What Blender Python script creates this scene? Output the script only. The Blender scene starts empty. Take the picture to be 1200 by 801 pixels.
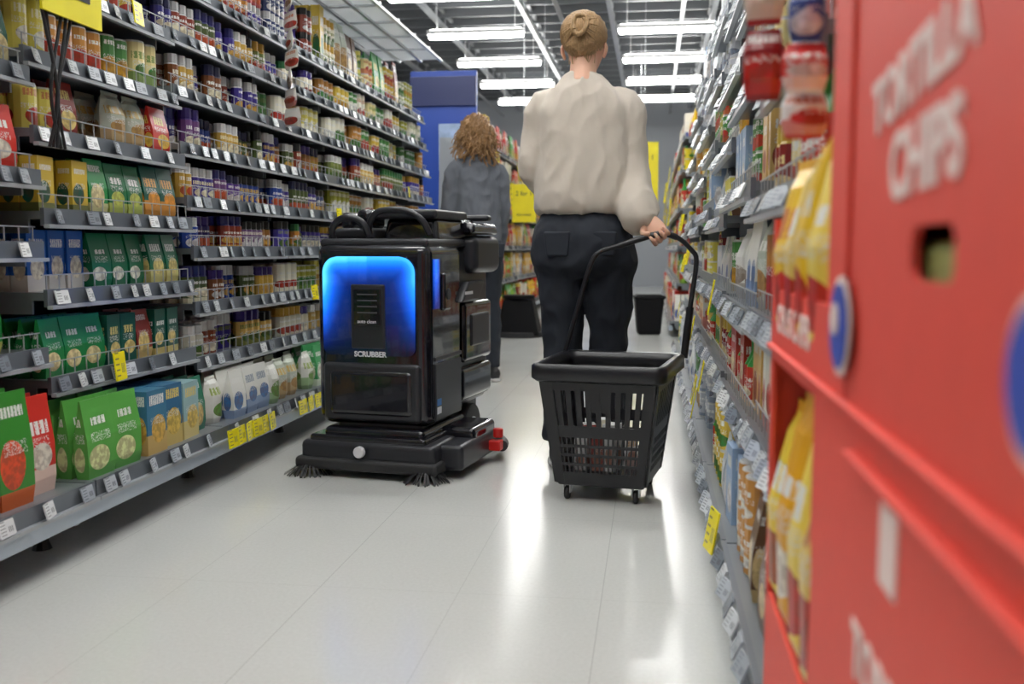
import bpy, bmesh, math, random
from mathutils import Vector, Matrix, noise
random.seed(11)
S = bpy.context.scene
COL = S.collection
def hexc(h):
    h=h.lstrip('#'); c=[int(h[i:i+2],16)/255 for i in (0,2,4)]
    return tuple(((x/12.92) if x<=.04045 else ((x+.055)/1.055)**2.4) for x in c)
# ------------------------------------------------------------ materials
def new_mat(name):
    m=bpy.data.materials.new(name); m.use_nodes=True
    nt=m.node_tree; b=nt.nodes['Principled BSDF']; return m,nt,b
def simple(name,col,rough=.5,metal=0,bump=0,bscale=60,var=0,coat=0,spec=.5,sheen=0,stretch=(1,1,1)):
    m,nt,b=new_mat(name)
    b.inputs['Base Color'].default_value=(*col,1); b.inputs['Roughness'].default_value=rough
    b.inputs['Metallic'].default_value=metal; b.inputs['Coat Weight'].default_value=coat
    b.inputs['Specular IOR Level'].default_value=spec; b.inputs['Sheen Weight'].default_value=sheen
    tc=nt.nodes.new('ShaderNodeTexCoord'); mp=nt.nodes.new('ShaderNodeMapping'); mp.inputs['Scale'].default_value=stretch
    nt.links.new(tc.outputs['Object'],mp.inputs['Vector'])
    nz=nt.nodes.new('ShaderNodeTexNoise'); nz.inputs['Scale'].default_value=bscale; nz.inputs['Detail'].default_value=4
    nt.links.new(mp.outputs[0],nz.inputs['Vector'])
    if bump:
        bp=nt.nodes.new('ShaderNodeBump'); bp.inputs['Strength'].default_value=bump; bp.inputs['Distance'].default_value=.01
        nt.links.new(nz.outputs['Fac'],bp.inputs['Height']); nt.links.new(bp.outputs[0],b.inputs['Normal'])
    if var:
        mx=nt.nodes.new('ShaderNodeMix'); mx.data_type='RGBA'
        mx.inputs['A'].default_value=(*[c*(1-var) for c in col],1); mx.inputs['B'].default_value=(*[min(1,c*(1+var)) for c in col],1)
        nt.links.new(nz.outputs['Fac'],mx.inputs['Factor']); nt.links.new(mx.outputs['Result'],b.inputs['Base Color'])
    return m
def emit(name,col,st):
    m,nt,b=new_mat(name); b.inputs['Base Color'].default_value=(*col,1)
    b.inputs['Emission Color'].default_value=(*col,1); b.inputs['Emission Strength'].default_value=st
    return m
class NB:
    def __init__(s,nt): s.nt=nt
    def m(s,op,a,b=None,c=None):
        n=s.nt.nodes.new('ShaderNodeMath'); n.operation=op
        for i,v in enumerate((a,b,c)):
            if v is None: continue
            if isinstance(v,(int,float)): n.inputs[i].default_value=v
            else: s.nt.links.new(v,n.inputs[i])
        return n.outputs[0]
    def mix(s,f,a,b):
        n=s.nt.nodes.new('ShaderNodeMix'); n.data_type='RGBA'
        for k,v in (('Factor',f),('A',a),('B',b)):
            if isinstance(v,(int,float)): n.inputs[k].default_value=v
            elif isinstance(v,tuple): n.inputs[k].default_value=(*v,1)
            else: s.nt.links.new(v,n.inputs[k])
        return n.outputs['Result']
def attr(nt,name,out='Color'):
    n=nt.nodes.new('ShaderNodeAttribute'); n.attribute_name=name; return n.outputs[out]
def pack_material():
    m,nt,b=new_mat('printed_packaging'); h=NB(nt)
    uv=nt.nodes.new('ShaderNodeUVMap'); uv.uv_map='uv'
    sp=nt.nodes.new('ShaderNodeSeparateXYZ'); nt.links.new(uv.outputs[0],sp.inputs[0])
    u,v=sp.outputs[0],sp.outputs[1]
    tc=nt.nodes.new('ShaderNodeTexCoord')
    c1=attr(nt,'c1'); c2=attr(nt,'c2'); r=attr(nt,'c1','Alpha')
    r2=h.m('FRACT',h.m('MULTIPLY',r,7.31)); r3=h.m('FRACT',h.m('MULTIPLY',r,23.7))
    valid=h.m('GREATER_THAN',v,-.5)
    du=h.m('ABSOLUTE',h.m('SUBTRACT',u,.5))
    n1=nt.nodes.new('ShaderNodeTexNoise'); n1.inputs['Scale'].default_value=55; n1.inputs['Detail'].default_value=3
    nt.links.new(tc.outputs['Object'],n1.inputs['Vector'])
    n3=nt.nodes.new('ShaderNodeTexNoise'); n3.inputs['Scale'].default_value=260; n3.inputs['Detail'].default_value=1
    nt.links.new(tc.outputs['Object'],n3.inputs['Vector'])
    band=h.m('MULTIPLY',h.m('MULTIPLY',h.m('LESS_THAN',v,h.m('ADD',.12,h.m('MULTIPLY',r2,.25))),h.m('GREATER_THAN',r3,.55)),valid)
    col=h.mix(band,c1,h.mix(.75,c1,c2))
    cu=h.m('ADD',.35,h.m('MULTIPLY',r2,.3)); cv=h.m('ADD',.24,h.m('MULTIPLY',r3,.16))
    e=h.m('ADD',h.m('POWER',h.m('DIVIDE',h.m('ABSOLUTE',h.m('SUBTRACT',u,cu)),.36),2),h.m('POWER',h.m('DIVIDE',h.m('ABSOLUTE',h.m('SUBTRACT',v,cv)),h.m('ADD',.13,h.m('MULTIPLY',r,.1))),2))
    pic=h.m('LESS_THAN',e,1)
    cr=nt.nodes.new('ShaderNodeValToRGB'); nt.links.new(n1.outputs['Fac'],cr.inputs[0]); cr.color_ramp.elements[0].position=.42; cr.color_ramp.elements[1].position=.6
    piccol=h.mix(cr.outputs[0],h.mix(.45,c2,(.12,.05,.02)),c2)
    col=h.mix(pic,col,piccol)
    vl=h.m('ADD',.66,h.m('MULTIPLY',r,.2))
    lg=h.m('MULTIPLY',h.m('LESS_THAN',du,h.m('ADD',.24,h.m('MULTIPLY',r3,.14))),h.m('LESS_THAN',h.m('ABSOLUTE',h.m('SUBTRACT',v,vl)),h.m('ADD',.04,h.m('MULTIPLY',r2,.05))))
    lg=h.m('MULTIPLY',lg,h.m('GREATER_THAN',h.m('ADD',h.m('MULTIPLY',h.m('FRACT',h.m('MULTIPLY',u,h.m('ADD',5,h.m('MULTIPLY',r,6)))),.5),h.m('MULTIPLY',n3.outputs['Fac'],.8)),.55))
    col=h.mix(lg,col,h.mix(h.m('GREATER_THAN',r2,.75),(.82,.82,.78),h.mix(.3,c2,(.7,.6,.2))))
    tl=h.m('MULTIPLY',h.m('MULTIPLY',h.m('LESS_THAN',h.m('ABSOLUTE',h.m('SUBTRACT',v,.52)),.06),h.m('LESS_THAN',du,.33)),h.m('GREATER_THAN',n3.outputs['Fac'],.54))
    col=h.mix(h.m('MULTIPLY',tl,.8),col,(.75,.75,.72))
    nt.links.new(col,b.inputs['Base Color']); b.inputs['Roughness'].default_value=.33
    return m
def attr_mat(name,rough,metal=0,spec=.5):
    m,nt,b=new_mat(name); nt.links.new(attr(nt,'c1'),b.inputs['Base Color'])
    b.inputs['Roughness'].default_value=rough; b.inputs['Metallic'].default_value=metal; b.inputs['Specular IOR Level'].default_value=spec
    return m
def tag_material():
    m,nt,b=new_mat('price_label'); h=NB(nt)
    uv=nt.nodes.new('ShaderNodeUVMap'); uv.uv_map='uv'
    sp=nt.nodes.new('ShaderNodeSeparateXYZ'); nt.links.new(uv.outputs[0],sp.inputs[0]); u,v=sp.outputs[0],sp.outputs[1]
    d1=h.m('MULTIPLY',h.m('MULTIPLY',h.m('GREATER_THAN',u,.55),h.m('LESS_THAN',u,.9)),h.m('LESS_THAN',h.m('ABSOLUTE',h.m('SUBTRACT',v,.42)),.17))
    d1=h.m('MULTIPLY',d1,h.m('GREATER_THAN',h.m('FRACT',h.m('MULTIPLY',u,9.5)),.42))
    d2=h.m('MULTIPLY',h.m('MULTIPLY',h.m('GREATER_THAN',u,.08),h.m('LESS_THAN',u,.42)),h.m('GREATER_THAN',h.m('FRACT',h.m('MULTIPLY',v,5)),.72))
    ok=h.m('GREATER_THAN',v,0)
    col=h.mix(h.m('MULTIPLY',h.m('MULTIPLY',h.m('MAXIMUM',d1,d2),ok),.7),attr(nt,'c1'),(.05,.05,.06))
    nt.links.new(col,b.inputs['Base Color']); b.inputs['Roughness'].default_value=.25
    return m
M_pack=pack_material(); M_metal=attr_mat('painted_shelf_metal',.3,.3); M_tag=tag_material()
# ------------------------------------------------------------ accumulators
class Acc:
    def __init__(s): s.v=[];s.f=[];s.uv=[];s.a=[];s.b=[];s.r=1
    def face(s,idx,uvs,c1,c2):
        s.f.append(idx)
        for t in uvs: s.uv.extend(t)
        n=len(idx); s.a.extend([*c1,s.r]*n); s.b.extend([*c2,1]*n)
    def obj(s,name,mat,parent=None):
        me=bpy.data.meshes.new(name); me.from_pydata(s.v,[],s.f)
        u=me.uv_layers.new(name='uv'); u.data.foreach_set('uv',s.uv)
        for nm,d in (('c1',s.a),('c2',s.b)):
            at=me.attributes.new(nm,'FLOAT_COLOR','CORNER'); at.data.foreach_set('color',d)
        me.materials.append(mat); me.update()
        o=bpy.data.objects.new(name,me); COL.objects.link(o)
        if parent: o.parent=parent
        return o
class Frame:
    def __init__(s,O,W,D): s.O=Vector(O);s.W=Vector(W);s.D=Vector(D)
    def p(s,x,y,z): return tuple(s.O+s.W*x+s.D*y+Vector((0,0,z)))
OFF=(-1,-1)
def solid(A,F,lx,ly,z0,rings,n,c1,c2,lid,yaw=0):
    body=[r for i,r in enumerate(rings) if r[3]=='b' or (i and rings[i-1][3]=='b')]
    zb0=min(r[0] for r in body); zb1=max(r[0] for r in body)
    base=len(A.v); hd=max(r[2] for r in rings); cy,sy=math.cos(yaw),math.sin(yaw)
    for (z,w,d,_) in rings:
        for i in range(n):
            if n==4: x,y=((-w,d),(w,d),(w,-d),(-w,-d))[i]
            else:
                an=math.pi-2*math.pi*i/n; x,y=math.cos(an)*w,math.sin(an)*d
            x,y=x*cy-y*sy,x*sy+y*cy
            A.v.append(F.p(lx+x,ly-hd+y,z0+z))
    for k in range(len(rings)-1):
        part=rings[k][3]; v0=(rings[k][0]-zb0)/(zb1-zb0+1e-9); v1=(rings[k+1][0]-zb0)/(zb1-zb0+1e-9)
        for i in range(n):
            j=(i+1)%n; idx=(base+k*n+i,base+k*n+j,base+(k+1)*n+j,base+(k+1)*n+i)
            if part=='b':
                if n==4: u0,u1=0,1
                else:
                    u0=2*i/n; u1=2*(i+1)/n
                    if u0>=1: u0-=1;u1-=1
                A.face(idx,((u0,v0),(u1,v0),(u1,v1),(u0,v1)),c1,c2)
            else: A.face(idx,(OFF,)*4,lid,lid)
    t=base+(len(rings)-1)*n
    A.face(tuple(t+i for i in range(n)),(OFF,)*n,lid,lid)
def abox(A,F,x0,x1,y0,y1,z0,z1,c):
    b=len(A.v)
    for z in (z0,z1):
        for (x,y) in ((x0,y1),(x1,y1),(x1,y0),(x0,y0)): A.v.append(F.p(x,y,z))
    for i in range(4):
        j=(i+1)%4; A.face((b+i,b+j,b+4+j,b+4+i),((0,0),(1,0),(1,1),(0,1)),c,c)
    A.face((b+4,b+5,b+6,b+7),(OFF,)*4,c,c); A.face((b+3,b+2,b+1,b),(OFF,)*4,c,c)
def tag(A,F,lx,ly,z,w,h,tilt,yaw,c):
    b=len(A.v); th=.004
    for off in (0,-th):
        for (x,q) in ((-w/2,-h/2),(w/2,-h/2),(w/2,h/2),(-w/2,h/2)):
            y=-q*math.sin(tilt)+off; zz=q*math.cos(tilt)
            X=x*math.cos(yaw)-y*math.sin(yaw); Y=x*math.sin(yaw)+y*math.cos(yaw)
            A.v.append(F.p(lx+X,ly+Y,z+zz))
    A.face((b,b+1,b+2,b+3),((0,0),(1,0),(1,1),(0,1)),c,c)
    A.face((b+7,b+6,b+5,b+4),(OFF,)*4,c,c)
    for i in range(4):
        j=(i+1)%4; A.face((b+j,b+i,b+4+i,b+4+j),(OFF,)*4,c,c)
H=hexc
def R(a,b): return random.uniform(a,b)
def kind_pouch(c1,c2,w=.12,h=.16,d=.045): return dict(t='pouch',w=w,h=h,d=d,c=(c1,c2,c1))
def kind_box(c1,c2,w=.1,h=.16,d=.05): return dict(t='box',w=w,h=h,d=d,c=(c1,c2,c1))
def kind_jar(c1,c2,lid,r=.024,h=.115): return dict(t='jar',w=2*r,h=h,d=2*r,c=(c1,c2,lid))
def kind_can(c1,c2,r=.037,h=.1): return dict(t='can',w=2*r,h=h,d=2*r,c=(c1,c2,H('c8c8c4')))
def kind_bot(c1,c2,lid,r=.03,h=.2): return dict(t='bot',w=2*r,h=h,d=2*r,c=(c1,c2,lid))
def kind_bag(c1,c2,w=.14,h=.18,d=.08): return dict(t='bag',w=w,h=h,d=d,c=(c1,c2,c1))
def place(A,F,k,lx,ly,z):
    w,h,d=k['w']*.5,k['h'],k['d']*.5; c1,c2,lid=k['c']; yw=R(-.08,.08); A.r=k['r']
    if k['t']=='pouch': r=[(0,w*.9,d*.8,'b'),(h*.15,w*.97,d,'b'),(h*.5,w,d*.9,'b'),(h*.88,w*.98,d*.25,'b'),(h,w,d*.1,'b')];n=4
    elif k['t']=='box': r=[(0,w,d,'b'),(h,w,d,'b')];n=4
    elif k['t']=='bag': r=[(0,w*.75,d*.8,'b'),(h*.12,w*.98,d,'b'),(h*.6,w,d,'b'),(h*.85,w*.9,d*.5,'b'),(h*.93,w*.8,d*.12,'l'),(h,w*.85,d*.1,'l')];n=8
    elif k['t']=='jar': r=[(0,w*.95,d*.95,'b'),(h*.04,w,d,'b'),(h*.7,w,d,'l'),(h*.74,w*.85,d*.85,'l'),(h*.78,w*.9,d*.9,'l'),(h,w*.9,d*.9,'l')];n=10
    elif k['t']=='can': r=[(0,w*.96,d*.96,'l'),(h*.04,w,d,'b'),(h*.96,w,d,'l'),(h,w*.96,d*.96,'l')];n=12
    else: r=[(0,w,d,'b'),(h*.6,w,d,'l'),(h*.75,w*.5,d*.5,'l'),(h*.82,w*.36,d*.36,'l'),(h,w*.4,d*.4,'l')];n=10
    solid(A,F,lx,ly,z,r,n,c1,c2,lid,yw)
GRN=[H('0d6a3c'),H('0c5646'),H('1f8a44'),H('2e9b3e')]
def P_soup():
    g=random.choice(GRN[:3]); return random.choice([kind_pouch(g,H('f0e0a8'),.10,.165),kind_box(g,H('e8d080'),.085,.155),kind_pouch(g,H('c8d060'),.10,.16),kind_pouch(g,H('e89830'),.105,.17),kind_pouch(g,H('e8e4d8'),.10,.17),kind_box(H('d8b840'),g,.08,.15),kind_pouch(H('8a2a20'),H('e8d080'),.10,.16)])
def P_red(): return random.choice([kind_pouch(H('c8241e'),H('f0c850'),.13,.19),kind_pouch(H('2e9b3e'),H('e0d870'),.13,.18),kind_pouch(H('d03024'),H('e8e0d0'),.12,.17),kind_bag(H('8cbc42'),H('c83226'),.13,.19),kind_pouch(H('3a8a30'),H('e85028'),.13,.18)])
JL=['2b2370','5a3290','1c3f96','7a451f','a06a30','8a3420','4a5a2c','c8a040','6a4078','2a3a6a','d8d0b8','3a2c88']
def P_jar(): return kind_jar(H(random.choice(JL)),H(random.choice(['f0e8c8','d8a848','c85028','e0e0e0'])),random.choice([H('181818'),H('22244a'),H('3a2478'),H('c8c8c8'),H('28286a'),H('e0e0e0')]),R(.024,.029),.12)
def P_jar2(): return kind_jar(H(random.choice(['c88a42','e0b860','9a4424','d8d4c0','6a7a38','4438a0','d08830','f0e8d0'])),H(random.choice(['f8f0d8','a83020','3a6a2a'])),random.choice([H('18181c'),H('38287a'),H('e8e8e4'),H('2e7a42'),H('c89a30')]),R(.028,.034),.13)
def P_can(): return kind_can(H(random.choice(['d8b840','e8d898','4a8a42','a8a838','f0ecd8','c88a38','dcd060'])),H(random.choice(['2e7b32','c8962a','f0f0e8','b83020'])),.037,R(.09,.11))
BIG=[kind_pouch(H('5aa648'),H('e0e8a8'),.14,.22),kind_box(H('3f7898'),H('e8bc58'),.12,.2,.06),kind_box(H('3a6c90'),H('e8c860'),.12,.2,.06),kind_box(H('90b4b8'),H('e8c860'),.12,.19,.06),kind_pouch(H('1a7658'),H('e0c070'),.10,.19),kind_pouch(H('2c8050'),H('e8e8d8'),.10,.19),kind_pouch(H('d8d8c8'),H('3a8a4a'),.11,.18)]
big_i=[0]
def P_big():
    k=dict(BIG[big_i[0]%len(BIG)]); big_i[0]+=1; return k
def P_white(): return random.choice([kind_bag(H('dcdcd4'),H('6a9a4a'),.11,.17),kind_pouch(H('e4e4de'),H('3a72b0'),.11,.18),kind_pouch(H('3f9a5a'),H('f0f0e0'),.11,.19),kind_bag(H('b8c0b0'),H('b08848'),.12,.17),kind_pouch(H('6a4a34'),H('e0c890'),.10,.17)])
def P_mix(): return random.choice([P_jar2,P_can,P_soup,P_white,P_red])()
def kind_soup_alt(): return kind_pouch(H('0e6848'),H('eedc88'),.10,.165)
def P_blue(): return random.choice([kind_box(H('1c57ae'),H('f0e8d0'),.09,.17),kind_box(H('2f74c4'),H('f0d860'),.10,.16),kind_soup_alt(),kind_pouch(H('147048'),H('f0f0e0'),.10,.165)])
def P_bot(): return kind_bot(H(random.choice(['c03020','e0b038','7a3020','f0e8d0','4a7a32'])),H('f8f0e0'),random.choice([H('d02828'),H('f4f4f4'),H('e0b020'),H('242424')]),R(.026,.033),R(.17,.21))
def P_grey(): return random.choice([kind_bag(H('c4c8cc'),H('8088a0'),.13,.17),kind_box(H('dce0e4'),H('7888a0'),.12,.15),kind_can(H('b8bcc4'),H('6a7a90')),kind_pouch(H('aab2bc'),H('e0e0e0'),.12,.17),kind_bag(H('e4e4e0'),H('a8a098'),.13,.17),kind_box(H('9ab4d4'),H('f0f0f0'),.1,.15)])
def P_warm(): return random.choice([kind_box(H('b02c22'),H('f0e0b8'),.08,.12,.05),kind_box(H('d8b068'),H('a03020'),.09,.13,.05),kind_can(H('e8d020'),H('308838')),kind_jar(H('8a2424'),H('f0e0a8'),H('d0b048'),.03,.12),kind_box(H('ece8dc'),H('c03a2a'),.09,.14,.05),kind_bot(H('c03424'),H('f0e8c8'),H('289038'),.028,.17)])
def P_pale(): return random.choice([P_grey,P_grey,P_warm,P_can,P_white])()
def P_yel(): return random.choice([kind_bag(H('f0c820'),H('d02818'),.15,.2),kind_pouch(H('e8b818'),H('f0f0e8'),.14,.2),kind_box(H('d83424'),H('f8d840'),.12,.18),kind_box(H('f0ece0'),H('2058b0'),.12,.18)])
METG=H('7c8186'); METD=H('34363a'); METL=H('b4b9be')
def gondola(name,F,bays,depth,lev_fn,pal_fn,step_back,top,yellow=(),tilt=.25,dark=METD):
    root=bpy.data.objects.new(name,None); COL.objects.link(root)
    org=Vector(F.p((bays[0]+bays[-1])/2,-depth/2,0)); root.location=org
    Am,At,Ap=Acc(),Acc(),Acc()
    abox(Am,F,bays[0],bays[-1],-depth-.03,-depth,.12,top,dark)
    for b in bays:
        abox(Am,F,b-.02,b+.02,-depth-.015,-depth+.035,.0,top,METG)
        abox(Am,F,b-.015,b+.015,-depth,-.06,.1,.13,METG)
        abox(Am,F,b-.012,b+.012,-.20,-.06,.07,.105,METG)
        for k in range(5):
            t0=k/5; abox(Am,F,b-.01,b+.01,-.11-.07*(t0+.2),-.11-.07*t0,.1-.09*(t0+.2),.12-.09*t0,METL)
        solid(Am,F,b,-.14,0,[(0,.028,.028,'b'),(.02,.02,.02,'b'),(.06,.012,.012,'b')],10,H('202020'),H('202020'),H('202020'))
    for i in range(len(bays)-1):
        x0,x1=bays[i],bays[i+1]; L=lev_fn(i)
        for li,z in enumerate(L):
            yf=0 if li==0 else -step_back-(.0 if li<4 else .02*(li-3))
            clr=(L[li+1] if li+1<len(L) else top+.12)-z
            abox(Am,F,x0+.004,x1-.004,-depth,yf-.01,z-.022,z,METG)
            for xx in (x0+.012,x1-.012): abox(Am,F,xx-.004,xx+.004,-depth,yf-.05,z-.06,z-.02,METG)
            abox(Am,F,x0+.003,x1-.003,yf-.012,yf,z-.04,z+.008,H('6e747c'))
            abox(Am,F,x0+.003,x1-.003,yf-.002,yf+.014,z-.046,z-.036,METL)
            if li==0: abox(Am,F,x0,x1,yf-.03,yf+.006,z-.085,z-.046,H('b4c0cc'))
            x=x0+R(.04,.08)
            while x<x1-.04:
                c=random.choice([H('d0d4d8'),H('b8bec6'),H('e2e4e6'),H('7c838c'),H('a4abb4')])
                tag(At,F,x,yf+.012,z-.014,.06,.038,tilt,R(-.35,.05),c)
                x+=random.choice([.075,.09,.11,.14,.17])
            if li:
                abox(Am,F,x0+.01,x1-.01,yf-.022,yf-.019,z+.045,z+.048,METL)
                xx=x0+.03
                while xx<x1:
                    abox(Am,F,xx-.0012,xx+.0012,yf-.022,yf-.019,z,z+.048,METL); xx+=.06
            x=x0+.025; pal=pal_fn(i,li)
            while x<x1-.05:
                k=pal(); k['r']=random.random(); hmax=clr-.04
                if k['t'] in('jar','can'):
                    if clr<.25: k['h']=hmax*R(.72,.9)
                elif k['h']<hmax*.7: k['h']=hmax*R(.78,.92)
                if k['h']>hmax: k['h']=hmax*R(.9,.98)
                nf=random.choice([2,2,3,4]) if k['w']<.08 else random.choice([1,1,2,2,3])
                push=random.choice([0,0,0,.015,.04])
                for _ in range(nf):
                    if x+k['w']>x1-.012: break
                    yy=yf-.032-push
                    for row in range(3 if k['d']<.07 else 2):
                        if random.random()<.04 and row==0: continue
                        place(Ap,F,k,x+k['w']/2,yy-row*(k['d']+.004),z)
                        if k['t'] in('can','jar') and 2*k['h']+.01<clr-.03: place(Ap,F,k,x+k['w']/2,yy-row*(k['d']+.004),z+k['h'])
                    x+=k['w']+.003
                x+=.008 if random.random()<.93 else .04
                if x>x1-.07: break
    for (yx,yl,yz,w,h) in yellow: tag(At,F,yx,yl,yz,w,h,tilt*.4,R(-.2,.1),H('f8e814'))
    for o in (Am.obj('shelf_frame',M_metal,root),At.obj('price_labels',M_tag,root),Ap.obj('stocked_groceries',M_pack,root)): o.location=-org
    return root
# ---------------- left run
XL=-1.50
FL=Frame((XL,0,0),(0,1,0),(1,0,0))
bl=[.71,1.6,2.49,3.37,4.27,5.15,6.03,6.9,7.45]
def lev_left(i):
    if i<=1: return [.19,.555,.84,1.03,1.30,1.56,1.82]
    if i==2: return [.19,.47,.71,.93,1.15,1.36,1.58,1.8]
    return [.19,.43,.63,.83,1.01,1.2,1.4,1.6,1.8]
def pal_left(i,l):
    if i<=1: return [P_red,P_red,P_red,P_red,P_soup,P_can,P_can][l]
    if i==2: return [P_big,P_soup,P_blue,P_soup,P_mix,P_can,P_can,P_jar2][l]
    if i==3: return [P_white,P_jar2,P_jar,P_jar,P_jar,P_jar,P_jar,P_jar,P_jar2][l]
    if i==4: return [P_white,P_jar2,P_can,P_jar2,P_jar,P_jar,P_can,P_jar2,P_jar][l]
    return [P_white,P_mix,P_mix,P_jar2,P_can,P_jar2,P_can,P_can,P_mix][l]
yl=[(2.80,-.09,.475,.075,.085)]
for k in range(6): yl.append((3.33+k*.075,.03,.155,.075,.065))
for k in range(4): yl.append((4.05+k*.1,.03,.155,.09,.06))
for k in range(4): yl.append((5.3+k*.3,-.1,.83,.09,.09))
for (a,z) in ((4.6,.62),(5.6,.42),(6.2,.42),(5.0,1.0),(6.5,1.2),(3.0,1.56)): yl.append((a,-.1,z,.07,.07))
gondola('supermarket_shelving_unit',FL,bl,.56,lev_left,pal_left,.12,2.05,yl)
# ---------------- right run
FR=Frame((.165,7.4,0),(0,-1,0),(-1,0,0))
br=[0,.85,1.7,2.55,3.4,4.25,5.1,5.88]
def lev_right(i): return [.15,.42,.68,.98,1.24,1.5,1.76] if i%2 else [.15,.44,.69,.93,1.16,1.4,1.66,1.9]
def pal_right(i,l): return [P_pale,P_warm,P_pale,P_pale,P_can,P_grey,P_grey,P_grey][l]
yr=[]
for (yy,z) in ((2.35,.165),(3.4,.40),(3.45,.30),(3.5,.34),(4.2,.50),(2.9,.69),(4.9,.8),(5.5,.75),(6.0,.98),(6.4,.44)):
    yr.append((7.4-yy,.02 if z<.4 else 0,z,.075,.1))
gondola('supermarket_shelving_unit',FR,br,.5,lev_right,pal_right,.05,2.1,yr,tilt=.45)
# ---------------- far runs
FL2=Frame((XL-.02,0,0),(0,1,0),(1,0,0))
b2=[8.75+.95*k for k in range(10)]
def pal_far(i,l): return random.choice([P_yel,P_mix,P_yel,P_red,P_warm])
yf=[(9.0+.5*k,-.02,1.15+.25*(k%3),.22,.3) for k in range(8)]
gondola('supermarket_shelving_unit',FL2,b2,.5,lambda i:[.17,.5,.85,1.2,1.55,1.85],pal_far,.06,2.1,yf)
FR2=Frame((.165,17.0,0),(0,-1,0),(-1,0,0))
b3=[.95*k for k in range(9)]
gondola('supermarket_shelving_unit',FR2,b3,.5,lambda i:[.15,.5,.85,1.2,1.55,1.85],pal_far,.06,2.1,[(1+.9*k,.0,1.2+.2*(k%3),.2,.28) for k in range(8)])

# ------------------------------------------------------------ helpers
def empty(name,loc=(0,0,0),rz=0):
    e=bpy.data.objects.new(name,None); COL.objects.link(e); e.location=loc; e.rotation_euler=(0,0,rz); return e
def recentre(e,loc):
    e.location=loc
    for c in e.children: c.location=Vector(c.location)-Vector(loc)
def mkobj(name,bm,mat,parent=None,smooth=True):
    me=bpy.data.meshes.new(name); bm.to_mesh(me); bm.free()
    if smooth:
        for p in me.polygons: p.use_smooth=True
    me.materials.append(mat)
    o=bpy.data.objects.new(name,me); COL.objects.link(o)
    if parent: o.parent=parent
    return o
def rbox(name,lo,hi,bev,mat,parent=None,seg=3,taper=None,shear=None,ttaper=None):
    bm=bmesh.new(); bmesh.ops.create_cube(bm,size=1)
    lo,hi=Vector(lo),Vector(hi); c=(lo+hi)/2; d=hi-lo
    for v in bm.verts: v.co=Vector((c.x+v.co.x*d.x,c.y+v.co.y*d.y,c.z+v.co.z*d.z))
    if taper:
        for v in bm.verts:
            if v.co.z<c.z: v.co.x=c.x+(v.co.x-c.x)*taper[0]; v.co.y=c.y+(v.co.y-c.y)*taper[1]
    if ttaper:
        for v in bm.verts:
            if v.co.z>c.z: v.co.x=c.x+(v.co.x-c.x)*ttaper[0]; v.co.y=c.y+(v.co.y-c.y)*ttaper[1]
    if shear:
        for v in bm.verts:
            if v.co.z>c.z: v.co.x+=shear[0]; v.co.y+=shear[1]
    if bev>0: bmesh.ops.bevel(bm,geom=list(bm.edges),offset=bev,segments=seg,profile=.5,affect='EDGES')
    o=mkobj(name,bm,mat,parent,smooth=bev>0)
    if bev>0:
        m=o.modifiers.new('w','WEIGHTED_NORMAL'); m.keep_sharp=False
    return o
def catmull(P,k=5):
    P=[Vector(p) for p in P]; out=[]
    for i in range(len(P)-1):
        a=P[max(i-1,0)];b=P[i];c=P[i+1];d=P[min(i+2,len(P)-1)]
        for j in range(k):
            t=j/k; out.append(.5*((2*b)+(c-a)*t+(2*a-5*b+4*c-d)*t*t+(3*b-a-3*c+d)*t**3))
    out.append(P[-1]); return out
def loft(bm,pts,rad,n=16,side=(1,0,0),k=4,power=2.0):
    data=[(*p,*( r if isinstance(r,(tuple,list)) else (r,r))) for p,r in zip(pts,rad)]
    P=catmull([d[:3] for d in data],k)
    q=[Vector((d[3],d[4],0)) for d in data]; RR=catmull(q,k)
    rings=[]; side=Vector(side)
    for i,p in enumerate(P):
        t=(P[min(i+1,len(P)-1)]-P[max(i-1,0)]).normalized()
        s=(side-t*side.dot(t)).normalized(); u=t.cross(s)
        ring=[]
        for a in range(n):
            an=2*math.pi*a/n; c,sn=math.cos(an),math.sin(an)
            e=2/power; x=math.copysign(abs(c)**e,c); y=math.copysign(abs(sn)**e,sn)
            ring.append(bm.verts.new(p+s*x*max(RR[i].x,.0005)+u*y*max(RR[i].y,.0005)))
        rings.append(ring)
    for i in range(len(rings)-1):
        for a in range(n):
            b=(a+1)%n; bm.faces.new((rings[i][a],rings[i][b],rings[i+1][b],rings[i+1][a]))
    bm.faces.new(list(reversed(rings[0]))); bm.faces.new(rings[-1])
def ball(bm,c,r,seg=20):
    M=Matrix.Translation(c)@Matrix.Diagonal((r[0],r[1],r[2],1)); bmesh.ops.create_uvsphere(bm,u_segments=seg,v_segments=seg//2+2,radius=1,matrix=M)
def remesh(name,bm,vox,mat,parent,smooth=6,disp=None):
    bmesh.ops.recalc_face_normals(bm,faces=bm.faces)
    me=bpy.data.meshes.new(name+'_t'); bm.to_mesh(me); bm.free()
    o=bpy.data.objects.new(name+'_t',me); COL.objects.link(o)
    m=o.modifiers.new('r','REMESH'); m.mode='VOXEL'; m.voxel_size=vox
    s=o.modifiers.new('s','SMOOTH'); s.iterations=smooth; s.factor=.5
    dg=bpy.context.evaluated_depsgraph_get(); ne=bpy.data.meshes.new_from_object(o.evaluated_get(dg))
    bpy.data.objects.remove(o); ne.name=name
    if disp:
        nm=[v.normal.copy() for v in ne.vertices]
        for v,n_ in zip(ne.vertices,nm): v.co=v.co+n_*disp(v.co)
    for p in ne.polygons: p.use_smooth=True
    ne.materials.clear(); ne.materials.append(mat)
    r=bpy.data.objects.new(name,ne); COL.objects.link(r); r.parent=parent; return r
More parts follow.
